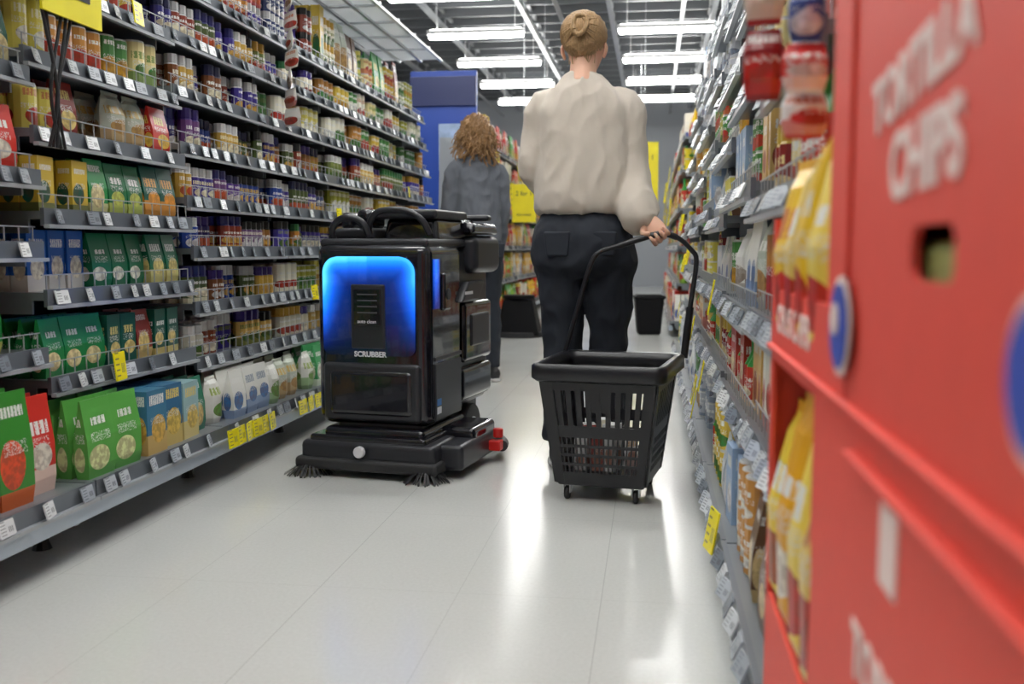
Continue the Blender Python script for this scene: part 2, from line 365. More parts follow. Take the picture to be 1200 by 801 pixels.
def tube(name,pts,r,mat,parent=None,k=5,smoothp=True,res=5):
    cu=bpy.data.curves.new(name,'CURVE'); cu.dimensions='3D'; cu.bevel_depth=r; cu.bevel_resolution=res; cu.use_fill_caps=True
    P=catmull(pts,k) if smoothp else [Vector(p) for p in pts]
    sp=cu.splines.new('POLY'); sp.points.add(len(P)-1)
    for i,p in enumerate(P): sp.points[i].co=(*p,1)
    cu.materials.append(mat)
    o=bpy.data.objects.new(name,cu); COL.objects.link(o)
    if parent: o.parent=parent
    return o
def cyl(name,c,r,h,axis,mat,parent=None,seg=32,bev=.003):
    bm=bmesh.new(); bmesh.ops.create_cone(bm,cap_ends=True,segments=seg,radius1=r,radius2=r,depth=h)
    if bev: bmesh.ops.bevel(bm,geom=[e for e in bm.edges if len(e.link_faces)==2 and abs(e.link_faces[0].normal.dot(e.link_faces[1].normal))<.3],offset=bev,segments=2,affect='EDGES')
    if axis=='x': bmesh.ops.rotate(bm,verts=bm.verts,matrix=Matrix.Rotation(math.pi/2,3,'Y'))
    if axis=='y': bmesh.ops.rotate(bm,verts=bm.verts,matrix=Matrix.Rotation(math.pi/2,3,'X'))
    bmesh.ops.translate(bm,verts=bm.verts,vec=c)
    o=mkobj(name,bm,mat,parent); o.modifiers.new('w','WEIGHTED_NORMAL'); return o
def textobj(name,s,size,M,mat,parent=None,ext=.0006,bold=.0):
    cu=bpy.data.curves.new(name,'FONT'); cu.body=s; cu.size=size; cu.extrude=ext; cu.align_x='CENTER'; cu.align_y='CENTER'; cu.offset=bold
    cu.materials.append(mat); o=bpy.data.objects.new(name,cu); COL.objects.link(o)
    if parent: o.parent=parent
    o.matrix_local=M; return o
# ------------------------------------------------------------ room
def floor_mat():
    m,nt,b=new_mat('vinyl_floor_tiles'); h=NB(nt)
    tc=nt.nodes.new('ShaderNodeTexCoord'); sp=nt.nodes.new('ShaderNodeSeparateXYZ'); nt.links.new(tc.outputs['Object'],sp.inputs[0])
    def line(o,off):
        f=h.m('FRACT',h.m('DIVIDE',h.m('ADD',o,off+50*.69),.69)); return h.m('LESS_THAN',h.m('ABSOLUTE',h.m('SUBTRACT',f,.5)),.0015)
    ln=h.m('MAXIMUM',h.m('MAXIMUM',h.m('MULTIPLY',line(sp.outputs[0],.455+.345),.6),line(sp.outputs[0],.11+.345)),h.m('MULTIPLY',line(sp.outputs[1],-2.3+.345),.5))
    nz=nt.nodes.new('ShaderNodeTexNoise'); nz.inputs['Scale'].default_value=1.3; nt.links.new(tc.outputs['Object'],nz.inputs['Vector'])
    n2=nt.nodes.new('ShaderNodeTexNoise'); n2.inputs['Scale'].default_value=110; n2.inputs['Detail'].default_value=3; nt.links.new(tc.outputs['Object'],n2.inputs['Vector'])
    f=h.m('ADD',h.m('MULTIPLY',nz.outputs['Fac'],.4),h.m('MULTIPLY',n2.outputs['Fac'],.6))
    col=h.mix(f,(.52,.525,.50),(.72,.725,.70)); col=h.mix(h.m('MULTIPLY',ln,.4),col,(.2,.2,.19))
    nt.links.new(col,b.inputs['Base Color'])
    rg=h.m('ADD',h.m('MULTIPLY',nz.outputs['Fac'],.12),.11); nt.links.new(rg,b.inputs['Roughness'])
    return m
rbox('floor',(-5,-3,-.1),(3.5,22,0),0,floor_mat())
M_wall=simple('painted_wall',H('a8acb2'),.7,bump=.05)
M_ceil=simple('grey_deck_ceiling',H('a2a6aa'),.8,bump=.2,bscale=8,var=.15)
rbox('ceiling',(-5,-3,4.1),(3.5,22,4.2),0,M_ceil)
rbox('wall_left',(-5.1,-3,0),(-5,22,4.1),0,M_wall); rbox('wall_right',(3.5,-3,0),(3.6,22,4.1),0,M_wall)
rbox('wall_back',(-5,22,0),(3.5,22.1,4.1),0,M_wall); rbox('wall_front',(-5,-3.1,0),(3.5,-3,4.1),0,M_wall)
cs=empty('ceiling_steelwork'); Ac=Acc(); FC=Frame((0,0,0),(1,0,0),(0,1,0))
y=0
while y<22:
    abox(Ac,FC,-5,3.5,y,y+.05,3.98,4.1,H('6a6d70')); y+=.55
for x in (-4,-2.9,-1.7,-.6,.7,2):
    abox(Ac,FC,x,x+.06,-3,22,3.8,3.86,H('aaadb0')); abox(Ac,FC,x,x+.04,-3,22,4.02,4.06,H('aaadb0'))
    yy=0
    while yy<22:
        abox(Ac,FC,x+.02,x+.035,yy,yy+.02,3.84,4.05,H('aaadb0')); yy+=.6
for x in (-3.3,-1.2,.3): abox(Ac,FC,x,x+.05,-3,22,3.7,3.72,H('a0a2a4'))
Ac.obj('steel_joists',M_metal,cs); recentre(cs,(-1,10,4))
M_tube=emit('fluorescent_diffuser',(1,.995,.965),29)
M_fill=emit('added_ceiling_glow',(1,.995,.965),12)  # added upward glow that brightens the ceiling, not a real diffuser
M_white=simple('white_enamel',(.8,.8,.8),.4)
def fixture(x,y,z=3.5):
    e=empty('ceiling_light_fixture',(x,y,z))
    rbox('housing',(-.62,-.07,.02),(.62,.07,.07),.006,M_white,e)
    rbox('diffuser',(-.6,-.055,-.025),(.6,.055,.02),.012,M_tube,e)
    rbox('added_glow_strip',(-.58,-.05,.07),(.58,.05,.078),0,M_fill,e)  # emissive strip added on top of the housing to lift the dark ceiling
    for s in (-.5,.5): rbox('hanger',(s-.004,-.004,.06),(s+.004,.004,.6),0,M_white,e)
for k in range(10): fixture(-2.25,12.7-1.95*(k-3))
for k in range(10): fixture(.15,12.7-1.95*(k-3))
for k in range(3): fixture(-.95,.6+1.95*k,3.5)
M_acr,nt,b=new_mat('frosted_acrylic'); b.inputs['Base Color'].default_value=(.9,.93,.95,1); b.inputs['Transmission Weight'].default_value=.6; b.inputs['Roughness'].default_value=.5
M_alu=simple('brushed_aluminium',(.6,.62,.64),.35,.8)
cp=empty('shelf_top_canopy')
for k in range(15):
    y0=1.0+k*.42
    rbox('panel',(-1.98,y0+.015,2.2),(-1.56,y0+.405,2.206),0,M_acr,cp)
    rbox('rib',(-2.0,y0-.012,2.19),(-1.54,y0+.012,2.215),0,M_alu,cp)
for x in (-2.0,-1.86,-1.7,-1.55): rbox('rail',(x-.01,1.0,2.185),(x+.01,7.3,2.2),0,M_alu,cp)
for y in (1.2,3.0,4.8,7.1): rbox('post',(-2.03,y-.015,2.05),(-2.0,y+.015,2.2),0,M_alu,cp)
recentre(cp,(-1.77,4,2.2))
M_blue=simple('blue_laminate',H('2148a8'),.4)
ep=empty('blue_end_panel')
rbox('panel',(-2.1,8.6,0),(-1.52,8.66,2.35),.005,M_blue,ep)
rbox('header',(-2.1,8.57,2.05),(-1.52,8.6,2.3),.005,simple('navy_header',H('16255c'),.4),ep)
rbox('sign_white',(-1.85,8.585,1.5),(-1.6,8.599,1.9),0,simple('pale_print',H('9fb4d8'),.5,var=.5,bscale=14),ep)
recentre(ep,(-1.8,8.6,0))
M_yel=simple('yellow_card',H('f8e61a'),.5,var=.12,bscale=9); M_ink=simple('ink_dark',(.04,.04,.05),.6)
TF=lambda x,y,z: Matrix(((1,0,0,x),(0,0,-1,y),(0,1,0,z),(0,0,0,1)))
for i,(x,y,z,w,h) in enumerate(((-.12,12.5,1.75,.35,.75),(-.2,15,1.4,.4,.5),(-1.35,10.5,1.3,.25,.4),(-1.35,12.5,1.6,.3,.4))):
    sg=empty('yellow_promotion_sign')
    rbox('card',(x-w/2,y,z-h/2),(x+w/2,y+.01,z+h/2),0,M_yel,sg)
    rbox('hanger',(x-.003,y,z+h/2),(x+.003,y+.006,3.8),0,M_alu,sg)
    textobj('print','2 for 1',w*.26,TF(x,y-.002,z+h*.25),M_ink,sg); textobj('print','this week',w*.16,TF(x,y-.002,z-h*.3),M_ink,sg)
    recentre(sg,(x,y,z))
rbox('blue_wall_banner',(-1.6,21.9,1.3),(-.3,21.98,2.4),.005,M_blue)
# ------------------------------------------------------------ red display cartons
M_red=simple('red_corrugated_card',H('e84c3c'),.6,bump=.06,bscale=40,var=.05)
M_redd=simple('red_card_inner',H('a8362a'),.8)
M_prt=simple('white_print',H('f8e0d8'),.6)
M_bluep=simple('blue_print',H('3450b8'),.5)
cd=empty('tortilla_chip_display_carton')
XP=.17
def panel(name,y0,y1,z0,z1,m=M_red,x=XP): return rbox(name,(x,y0,z0),(x+.006,y1,z1),0,m,cd)
panel('upper_side',.30,.598,.809,.845); panel('upper_side',.695,.90,.809,.845); panel('upper_side',.30,.90,.73,.809); panel('upper_side',.30,.90,.845,1.5)
for (yy,zz,sy,sz) in ((.598,.809,1,1),(.695,.809,-1,1),(.598,.845,1,-1),(.695,.845,-1,-1)):
    bm=bmesh.new(); r=.012; pts=[(XP,yy,zz)]+[(XP,yy+sy*(r-r*math.cos(a)),zz+sz*(r-r*math.sin(a))) for a in [i*math.pi/12 for i in range(7)]]
    f=bm.faces.new([bm.verts.new(p) for p in pts]); ex=bmesh.ops.extrude_face_region(bm,geom=[f])
    bmesh.ops.translate(bm,verts=[v for v in ex['geom'] if isinstance(v,bmesh.types.BMVert)],vec=(.006,0,0)); mkobj('hole_corner',bm,M_red,cd,False)
rbox('pack_inside',(.182,.45,.735),(.30,.85,.835),.01,simple('olive_pack',H('a8b468'),.5,var=.5,bscale=20),cd)
panel('side_flap',.903,1.03,.775,1.5,M_red,XP+.004)
panel('front_lip',.903,1.45,.695,.775,M_red,XP-.001); panel('upper_base',.30,.90,.695,.73)
panel('front_post',1.43,1.45,.775,.87)
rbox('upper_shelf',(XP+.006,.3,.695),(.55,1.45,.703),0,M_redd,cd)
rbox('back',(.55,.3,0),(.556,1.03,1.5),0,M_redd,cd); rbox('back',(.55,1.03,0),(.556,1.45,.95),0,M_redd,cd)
rbox('divider',(XP+.01,1.024,.703),(.55,1.03,1.5),0,M_red,cd)
rbox('end_far',(XP,1.45,0),(.556,1.456,.86),0,M_red,cd); rbox('end_near',(XP,.294,0),(.556,.3,1.5),0,M_red,cd); rbox('top',(XP,.3,1.5),(.556,1.03,1.506),0,M_red,cd)
rbox('fold_edge',(XP-.008,.3,.690),(XP+.002,1.45,.697),.002,M_red,cd)
rbox('fold_edge',(XP-.010,.3,.655),(XP+.002,.86,.661),.002,M_red,cd)
rbox('fold_edge',(XP-.004,.898,.73),(XP+.006,.904,1.5),.002,M_red,cd)
panel('lower_side',.30,1.07,0,.69); panel('lower_post',1.43,1.45,.33,.69); panel('lower_front',1.07,1.45,0,.34); panel('lower_top',1.07,1.45,.675,.69)
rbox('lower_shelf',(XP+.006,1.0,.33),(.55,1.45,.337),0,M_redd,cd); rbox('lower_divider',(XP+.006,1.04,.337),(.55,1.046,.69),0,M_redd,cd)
def TM(y,z,rot=0,x=XP-.0012):
    M=Matrix(((0,0,-1,x),(-1,0,0,y),(0,1,0,z),(0,0,0,1))); return M@Matrix.Rotation(rot,4,'Z')
textobj('print_tortilla','TORTILLA',.055,TM(.695,.945,.10),M_prt,cd,bold=.0016)
textobj('print_chips','CHIPS',.064,TM(.672,.888,.05),M_prt,cd,bold=.002)
textobj('print_lower','TORTILLA',.06,TM(.70,.50,.0),M_prt,cd,bold=.002)
textobj('print_lower','CHIPS',.06,TM(.74,.43,.0),M_prt,cd,bold=.002)
textobj('print_lip','CHIPS CHIPS',.05,TM(1.24,.735,0,XP-.002),M_prt,cd,bold=.001)
rbox('print_block',(XP-.0015,.70,.585),(XP,.75,.645),0,M_prt,cd)
def disc(name,y,z,r,m,dx=0): cyl(name,(XP-.003-dx,y,z),r,.003,'x',m,cd,bev=0)
disc('badge_ring',.90,.762,.044,M_prt,.003); disc('badge',.90,.762,.037,M_bluep,.005); disc('badge_mark',.908,.768,.014,M_prt,.007)
disc('badge_ring',.455,.772,.04,M_prt); disc('badge',.455,.772,.034,M_bluep,.002)
A=Acc(); FB=Frame((.150,1.45,0),(0,-1,0),(-1,0,0))
bagc=[(H('f0c428'),H('d0341e')),(H('e8c868'),H('b82e1c')),(H('f4d858'),H('c83020')),(H('e8a820'),H('f0e8d8')),(H('f0d040'),H('a85020'))]
for (z,hh) in ((.704,.27),(.338,.31)):
    for r_ in range(3):
        for i in range(4):
            c=random.choice(bagc); h=hh*R(.9,1); A.r=random.choice([.01,.05,.09,.18,.135])
            solid(A,FB,.065+.098*i,-.012-.1*r_,z,[(0,.045,.03,'b'),(.03,.053,.045,'b'),(h*.5,.057,.05,'b'),(h*.85,.055,.025,'b'),(h*.95,.054,.006,'l'),(h,.055,.004,'l')],14,c[0],c[1],H('e8b030'),R(-.35,.35))
A.obj('crisp_bags',M_pack,cd)
recentre(cd,(.36,.87,0))
A=Acc(); FH=Frame((.150,1.30,0),(1,0,0),(0,-1,0))
def pk(lx,ly,z,w,h,c): A.r=random.random(); solid(A,FH,lx,ly,z,[(0,w*.8,.003,'l'),(h*.08,w*.85,.006,'b'),(h*.3,w,.016,'b'),(h*.7,w,.016,'b'),(h*.92,w*.85,.006,'b'),(h,w*.8,.002,'l')],12,*c,R(-.2,.2))
pk(.018,.13,1.062,.020,.06,(H('22408c'),H('e8e8f0'),H('22408c')))
pk(.018,.13,1.005,.026,.055,(H('d02a24'),H('f4e8e0'),H('f0f0f0')))
pk(.02,.12,.955,.026,.052,(H('f0ece8'),H('d02a24'),H('c82420')))
pk(.018,.13,1.125,.024,.07,(H('c82420'),H('f4e8e0'),H('c82420')))
pk(-.012,-.03,1.02,.026,.09,(H('8c1418'),H('c82420'),H('8c1418')))
pk(-.012,-.03,1.115,.026,.09,(H('a81a1c'),H('e8e0d0'),H('a81a1c')))
hse=empty('hanging_snack_strip'); A.obj('snack_packs',M_pack,hse)
tube('strip',[(.168,1.19,.96),(.168,1.19,1.85)],.002,M_alu,hse,smoothp=False); tube('strip',[(.138,1.345,1.0),(.138,1.345,1.85)],.002,M_alu,hse,smoothp=False)
tube('arm',[(.138,1.345,1.85),(.168,1.19,1.85),(.3,1.6,1.85)],.003,M_alu,hse,smoothp=False)
recentre(hse,(.15,1.25,1.1))
A=Acc(); FX=Frame((-1.585,0,0),(0,1,0),(1,0,0))
for i in range(9):
    A.r=random.random(); solid(A,FX,4.3+R(-.02,.02),R(0,.01),1.37+i*.083,[(0,.06,.003,'b'),(.03,.075,.014,'b'),(.078,.06,.003,'b')],8,H('e4e0d8'),random.choice([H('c03828'),H('907048')]),H('d8d8d8'),R(-.9,-.3))
A.obj('hanging_sachet_strip',M_pack)
ys=empty('yellow_shelf_sign'); rbox('card',(-1.56,2.42,1.44),(-1.552,2.70,1.66),0,M_yel,ys)
for q in range(2): rbox('print_bar',(-1.552,2.48,1.50+.06*q),(-1.55,2.64,1.515+.06*q),0,M_ink,ys)
recentre(ys,(-1.556,2.6,1.55))
M_cab=simple('black_cable',(.01,.01,.012),.5)
cb=empty('hanging_cables')
for i in range(5):
    y0=2.48+i*.018; tube('cable',[(-1.6,y0,2.15),(-1.58,y0+R(-.04,.04),1.8),(-1.57,y0+R(-.07,.07),1.5),(-1.58,y0+R(-.05,.05),1.25),(-1.6,y0+.02,1.1)],.0045,M_cab,cb)
recentre(cb,(-1.58,2.5,1.6))
M_gr=simple('grey_translucent_sheet',H('9aa0a8'),.4)
bm=bmesh.new(); pr=[(-1.62,7.47,.95),(-1.36,7.52,.95),(-1.38,7.52,1.2),(-1.46,7.5,1.6),(-1.52,7.49,1.66),(-1.60,7.47,1.66)]
f=bm.faces.new([bm.verts.new(p) for p in pr]); ex=bmesh.ops.extrude_face_region(bm,geom=[f]); bmesh.ops.translate(bm,verts=[v for v in ex['geom'] if isinstance(v,bmesh.types.BMVert)],vec=(0,.02,0))
mkobj('shelf_end_wing',bm,M_gr,None,False)
# ------------------------------------------------------------ basket
M_bk=simple('black_plastic',(.009,.009,.012),.34,bump=.03,bscale=200)
M_bk2=simple('dark_rubber',(.02,.02,.022),.6)
M_gl=simple('gloss_black_plastic',(.006,.006,.010),.16,coat=.6)
M_mt=simple('satin_black_plastic',(.016,.017,.022),.36,bump=.03,bscale=300)
M_dk=simple('flat_black_plastic',(.006,.006,.007),.8,spec=.2)
def basket(loc,rz,name='wheeled_shopping_basket',wheels=True):
    e=empty(name,loc,rz)
    zb,zt=.06,.45; tb=(.145,.165); tt=(.195,.215)
    Ab=Acc()
    def P(sd,s,t):
        hx=tb[0]+(tt[0]-tb[0])*t; hy=tb[1]+(tt[1]-tb[1])*t; z=zb+(zt-zb)*t
        return {0:Vector((-hx+2*hx*s,-hy,z)),1:Vector((hx,-hy+2*hy*s,z)),2:Vector((hx-2*hx*s,hy,z)),3:Vector((-hx,hy-2*hy*s,z))}[sd]
    nr={0:Vector((0,-1,0)),1:Vector((1,0,0)),2:Vector((0,1,0)),3:Vector((-1,0,0))}
    def bar(sd,s0,s1,t0,t1,th=.005):
        b_=len(Ab.v); n=nr[sd]
        for o in (th,0):
            for (s,t) in ((s0,t0),(s1,t0),(s1,t1),(s0,t1)): Ab.v.append(tuple(P(sd,s,t)+n*o))
        c=(0,0,0)
        for q in ((0,1,2,3),(7,6,5,4),(1,0,4,5),(2,1,5,6),(3,2,6,7),(0,3,7,4)): Ab.face(tuple(b_+i for i in q),(OFF,)*4,c,c)
    for sd in range(4):
        for (t0,t1) in ((0,.10),(.155,.18),(.235,.26),(.315,.34),(.40,.50),(.80,1)): bar(sd,0,1,t0,t1,.006)
        n=20
        for i in range(n+1):
            s=i/n*.94+.03; bar(sd,s-.008,s+.008,.05,.44)
        for i in range(11):
            s=i/10*.9+.05; bar(sd,s-.024,s+.024,.46,.84)
        bar(sd,.0,.1,0,1,.008); bar(sd,.90,1,0,1,.008)
        bar(sd,.42,.58,.62,.80,.004)
    Ab.obj('slatted_sides',M_bk,e)
    rbox('bottom_tray',(-.145,-.165,.05),(.145,.165,.075),.01,M_bk,e)
    bm=bmesh.new()
    def rr(hx,hy,r,z):
        out=[]
        for (cx,cy,a0) in ((hx-r,hy-r,0),(-hx+r,hy-r,90),(-hx+r,-hy+r,180),(hx-r,-hy+r,270)):
            for k in range(5): a=math.radians(a0+k*22.5); out.append(bm.verts.new((cx+r*math.cos(a),cy+r*math.sin(a),z)))
        return out
    L=[rr(.19,.21,.03,.405),rr(.208,.228,.035,.40),rr(.222,.242,.04,.412),rr(.222,.242,.04,.452),rr(.212,.232,.04,.46),rr(.19,.21,.03,.455)]
    for a in range(6):
        A1,A2=L[a],L[(a+1)%6]
        for i in range(20): j=(i+1)%20; bm.faces.new((A1[i],A1[j],A2[j],A2[i]))
    bmesh.ops.recalc_face_normals(bm,faces=bm.faces); mkobj('rim',bm,M_bk,e)
    if wheels:
        for (x,y_) in ((-.115,-.14),(.115,-.14),(-.115,.14),(.115,.14)):
            cyl('caster_wheel',(x,y_,.022),.022,.016,'x',M_bk2,e); rbox('caster_fork',(x-.013,y_-.014,.022),(x-.009,y_+.012,.056),.001,M_alu,e); rbox('caster_fork',(x+.009,y_-.014,.022),(x+.013,y_+.012,.056),.001,M_alu,e)
    return e
BL=Vector((-.135,3.37,0)); BR=math.radians(-9)
bk=basket(BL,BR)
Mi=(Matrix.Translation(BL)@Matrix.Rotation(BR,4,'Z')).inverted()
HP=[(-.315,3.60,.44),(-.27,3.60,.60),(-.225,3.60,.76),(-.19,3.60,.815),(-.12,3.60,.838),(.02,3.605,.880),(.085,3.61,.868),(.135,3.62,.825),(.155,3.62,.78),(.135,3.60,.62),(.115,3.58,.44)]
tube('pull_handle',[Mi@Vector(p) for p in HP],.009,M_bk,bk,k=4)
tube('pull_handle_grip',[Mi@Vector(p) for p in HP[4:7]],.0115,M_bk,bk,k=4)
tube('handle_sleeve',[Mi@Vector(p) for p in ((.115,3.58,.44),(.135,3.60,.62))],.0135,M_bk,bk,smoothp=False)
A=Acc(); FI=Frame((0,0,0),(1,0,0),(0,-1,0))
for i in range(6): A.r=random.random(); solid(A,FI,-.09+.05*(i%4),.05-.09*(i//3),.078,[(0,.022,.03,'b'),(.12+.02*(i%3),.022,.03,'b')],4,random.choice([H('d8d8d8'),H('90382f'),H('e0d8c0')]),H('b08070'),H('d8d8d8'),R(-.4,.4))
A.obj('groceries',M_pack,bk)
wb=empty('waste_bin',(-.03,9.7,0),.1)
rbox('bin_body',(-.14,-.12,.0),(.14,.12,.36),.025,M_dk,wb,seg=4,taper=(.78,.78))
rbox('bin_rim',(-.15,-.13,.345),(.15,.13,.375),.012,M_dk,wb); rbox('bin_liner',(-.12,-.10,.37),(.12,.10,.385),.006,M_dk,wb)
st=empty('step_stool',(-1.24,9.3,0),0)
sk=rbox('skirt',(-.21,-.18,.02),(.21,.18,.36),.02,M_dk,st)
for v in sk.data.vertices:
    k=1-(v.co.z/.38)*.38; v.co.x*=k; v.co.y*=k
cyl('top_pad',(0,0,.375),.15,.03,'z',M_dk,st); cyl('base_ring',(0,0,.025),.235,.05,'z',M_bk2,st)
# ------------------------------------------------------------ scrubber robot
rb=empty('floor_scrubber_robot',(-1.0,3.50,0),math.radians(-9))
rbox('scrub_deck',(-.27,-.07,.03),(.26,.42,.13),.022,M_mt,rb,seg=4)
rbox('deck_bumper',(-.285,-.09,.025),(.275,.12,.07),.015,M_bk2,rb)
rbox('deck_step',(-.24,-.055,.12),(.22,.40,.15),.012,M_gl,rb)
rbox('deck_top',(-.2,-.02,.13),(.2,.45,.175),.02,M_gl,rb)
rbox('chassis',(-.17,.03,.1),(.17,.66,.22),.02,M_mt,rb)
rbox('front_shell',(-.235,0,.18),(.215,.36,.85),.045,M_gl,rb,seg=6)
rbox('rear_shell',(-.2,.33,.2),(.2,.72,.83),.04,M_mt,rb,seg=4)
rbox('shell_band',(-.240,.05,.42),(.221,.33,.435),.004,M_mt,rb)
rbox('front_frame_lower',(-.205,-.012,.195),(.185,.03,.415),.022,M_mt,rb,seg=4)
rbox('front_hatch_lower',(-.18,-.02,.215),(.16,.02,.39),.025,M_gl,rb,seg=4)
bm=bmesh.new(); gl=bm.verts.layers.float.new('glow')
x0,x1,zb_,zt_=-.20,.165,.44,.80; rc=.06; cx=(x0+x1)/2; hw=(x1-x0)/2; NX,NZ=56,60; g=[]
for j in range(NZ+1):
    z=zb_+(zt_-zb_)*j/NZ; w=hw
    dz=z-(zt_-rc)
    if dz>0: w=hw-rc+math.sqrt(max(rc*rc-dz*dz,0))
    dz=(zb_+.03)-z
    if dz>0: w=min(w,hw-.03+math.sqrt(max(.03**2-dz*dz,0)))
    row=[]
    for i in range(NX+1):
        x=cx+w*(2*i/NX-1)
        v=bm.verts.new((x,-.004-.004*math.cos((x-cx)/hw*1.2),z))
        qx=abs(x-cx)-(hw-rc); qz=z-(zt_-rc)
        d=-( (math.hypot(max(qx,0),max(qz,0))+min(max(qx,qz),0))-rc)
        e1=math.exp(-(max(d-.008,0)/.034)**1.2); e2=math.exp(-max(d,0)/.10)
        fade=min(1,max(0,(z-.45)/.26))**1.2
        lft=1.0 if x<cx-.08 else (.92 if x<cx else .8)
        v[gl]=(e1*.68+e2*.36)*fade*lft
        row.append(v)
    g.append(row)
for j in range(NZ):
    for i in range(NX): bm.faces.new((g[j][i],g[j][i+1],g[j+1][i+1],g[j+1][i]))
def glow_mat(name,k):
    m,nt,b=new_mat(name); a=nt.nodes.new('ShaderNodeAttribute'); a.attribute_name='glow'
    cr=nt.nodes.new('ShaderNodeValToRGB'); nt.links.new(a.outputs['Fac'],cr.inputs[0])
    e=cr.color_ramp.elements; e[0].position=0; e[0].color=(0,.001,.006,1); e[1].position=1; e[1].color=(.07,.52,1,1)
    for p,c in ((.15,(0,.010,.11,1)),(.4,(.002,.07,.55,1)),(.7,(.01,.22,.95,1))): q=e.new(p); q.color=c
    nt.links.new(cr.outputs[0],b.inputs['Emission Color']); b.inputs['Emission Strength'].default_value=k
    b.inputs['Base Color'].default_value=(.005,.008,.02,1); b.inputs['Roughness'].default_value=.2; b.inputs['Coat Weight'].default_value=.5
    return m
M_glow=glow_mat('blue_led_panel',1.35)
mkobj('led_light_panel',bm,M_glow,rb)
rbox('centre_plate',(-.085,-.014,.465),(.050,0,.70),.008,M_mt,rb)
rbox('centre_screen',(-.072,-.018,.55),(.037,-.012,.685),.004,M_gl,rb)
M_vent=simple('vent_grey',(.06,.065,.07),.5)
for i in range(4): rbox('vent_slot',(-.055,-.0205,.595+.022*i),(.022,-.0175,.600+.022*i),0,M_vent,rb)
M_lt=simple('white_lettering',(.75,.75,.78),.5)
textobj('lettering','SCRUBBER',.027,TF(-.01,-.0105,.445),M_lt,rb,bold=.0008)
textobj('lettering_small','auto clean',.018,TF(-.018,-.0195,.565),M_lt,rb)
cyl('round_badge',(-.02,-.092,.10),.021,.02,'y',M_lt,rb)
bm=bmesh.new(); gl=bm.verts.layers.float.new('glow'); rows=[]
for j in range(13):
    r_=[]
    for i in range(7):
        y_=.04+.07*i/6; z=.61+.18*j/12; v=bm.verts.new((.2165+(.002 if 0<i<6 else 0),y_,z)); v[gl]=.55*(1-abs(i/6-.4)*1.3)*min(1,.25+j/12); r_.append(v)
    rows.append(r_)
for j in range(12):
    for i in range(6): bm.faces.new((rows[j][i],rows[j][i+1],rows[j+1][i+1],rows[j+1][i]))
mkobj('side_light',bm,M_glow,rb)
rbox('side_sensor',(.205,.13,.60),(.228,.20,.74),.01,M_gl,rb)
cyl('sensor_lens',(.228,.165,.66),.022,.008,'x',M_mt,rb)
rbox('side_panel',(.19,.36,.38),(.225,.69,.62),.02,M_gl,rb); rbox('side_recess',(.21,.42,.44),(.232,.64,.57),.01,M_mt,rb)
rbox('side_panel_low',(.19,.34,.23),(.222,.7,.36),.02,M_gl,rb); rbox('side_arm',(.2,.30,.62),(.235,.5,.70),.012,M_mt,rb,shear=(0,.08))
rbox('side_rib',(.213,.05,.20),(.222,.32,.41),.004,M_mt,rb)
rbox('side_panel_l',(-.225,.36,.3),(-.19,.69,.62),.02,M_gl,rb)
rbox('side_label',(.2215,.06,.225),(.2235,.10,.25),0,M_lt,rb); rbox('side_label',(.2215,.06,.255),(.2235,.10,.28),0,simple('blue_label',H('3a7ac0'),.5),rb)
rbox('side_sticker',(.2345,.33,.65),(.2355,.42,.662),0,M_lt,rb)
rbox('top_cover',(-.225,.02,.83),(.205,.70,.865),.015,M_mt,rb)
rbox('recovery_tank_lid',(-.03,.14,.85),(.20,.62,.945),.02,M_gl,rb,seg=4,ttaper=(.85,.92))
rbox('sensor_mast_housing',(-.05,.12,.938),(.20,.46,.972),.012,M_mt,rb,seg=3)
rbox('tank_overhang',(.13,.42,.73),(.25,.74,.88),.035,M_mt,rb,seg=4)
rbox('tank_overhang_lid',(.10,.40,.885),(.25,.72,.93),.02,M_gl,rb,seg=4,ttaper=(.9,.92))
rbox('rear_handle_bar',(.05,.60,.94),(.24,.65,.965),.012,M_mt,rb)
rbox('console',(-.205,.10,.86),(-.04,.5,.905),.015,M_mt,rb)
rbox('sensor_pod',(-.20,.14,.90),(-.145,.24,.965),.02,M_gl,rb); rbox('sensor_pod',(-.125,.12,.90),(-.06,.26,.975),.022,M_gl,rb)
tube('hose_loop',[(-.19,.07,.86),(-.185,.05,.90),(-.15,.04,.935),(-.10,.04,.94),(-.06,.05,.92),(-.045,.07,.87)],.012,M_mt,rb)
tube('carry_grip',[(-.06,.10,.88),(-.045,.08,.93),(.0,.07,.965),(.10,.07,.965),(.16,.08,.93),(.18,.10,.88)],.012,M_mt,rb)
for s in (-1,1):
    cyl('drive_wheel',(s*.185,.5,.1),.1,.04,'x',M_bk2,rb); cyl('wheel_hub',(s*.2,.5,.1),.045,.025,'x',M_alu,rb)
cyl('caster_wheel',(.0,.12,.035),.035,.03,'x',M_bk2,rb)
tube('squeegee',[(-.37,.50,.055),(-.33,.62,.05),(-.15,.72,.05),(.0,.74,.05),(.2,.68,.05),(.33,.5,.05),(.375,.36,.06)],.022,M_bk2,rb)
rbox('deck_skirt_right',(.24,.0,.03),(.34,.42,.125),.02,M_mt,rb); rbox('deck_skirt_arm',(.18,.16,.10),(.33,.42,.16),.02,M_gl,rb)
M_rd=simple('red_plastic',H('c8201c'),.35)
cyl('release_knob',(.365,.34,.115),.02,.035,'z',M_rd,rb); rbox('red_clip',(.335,.30,.05),(.385,.345,.09),.006,M_rd,rb)
bm=bmesh.new()
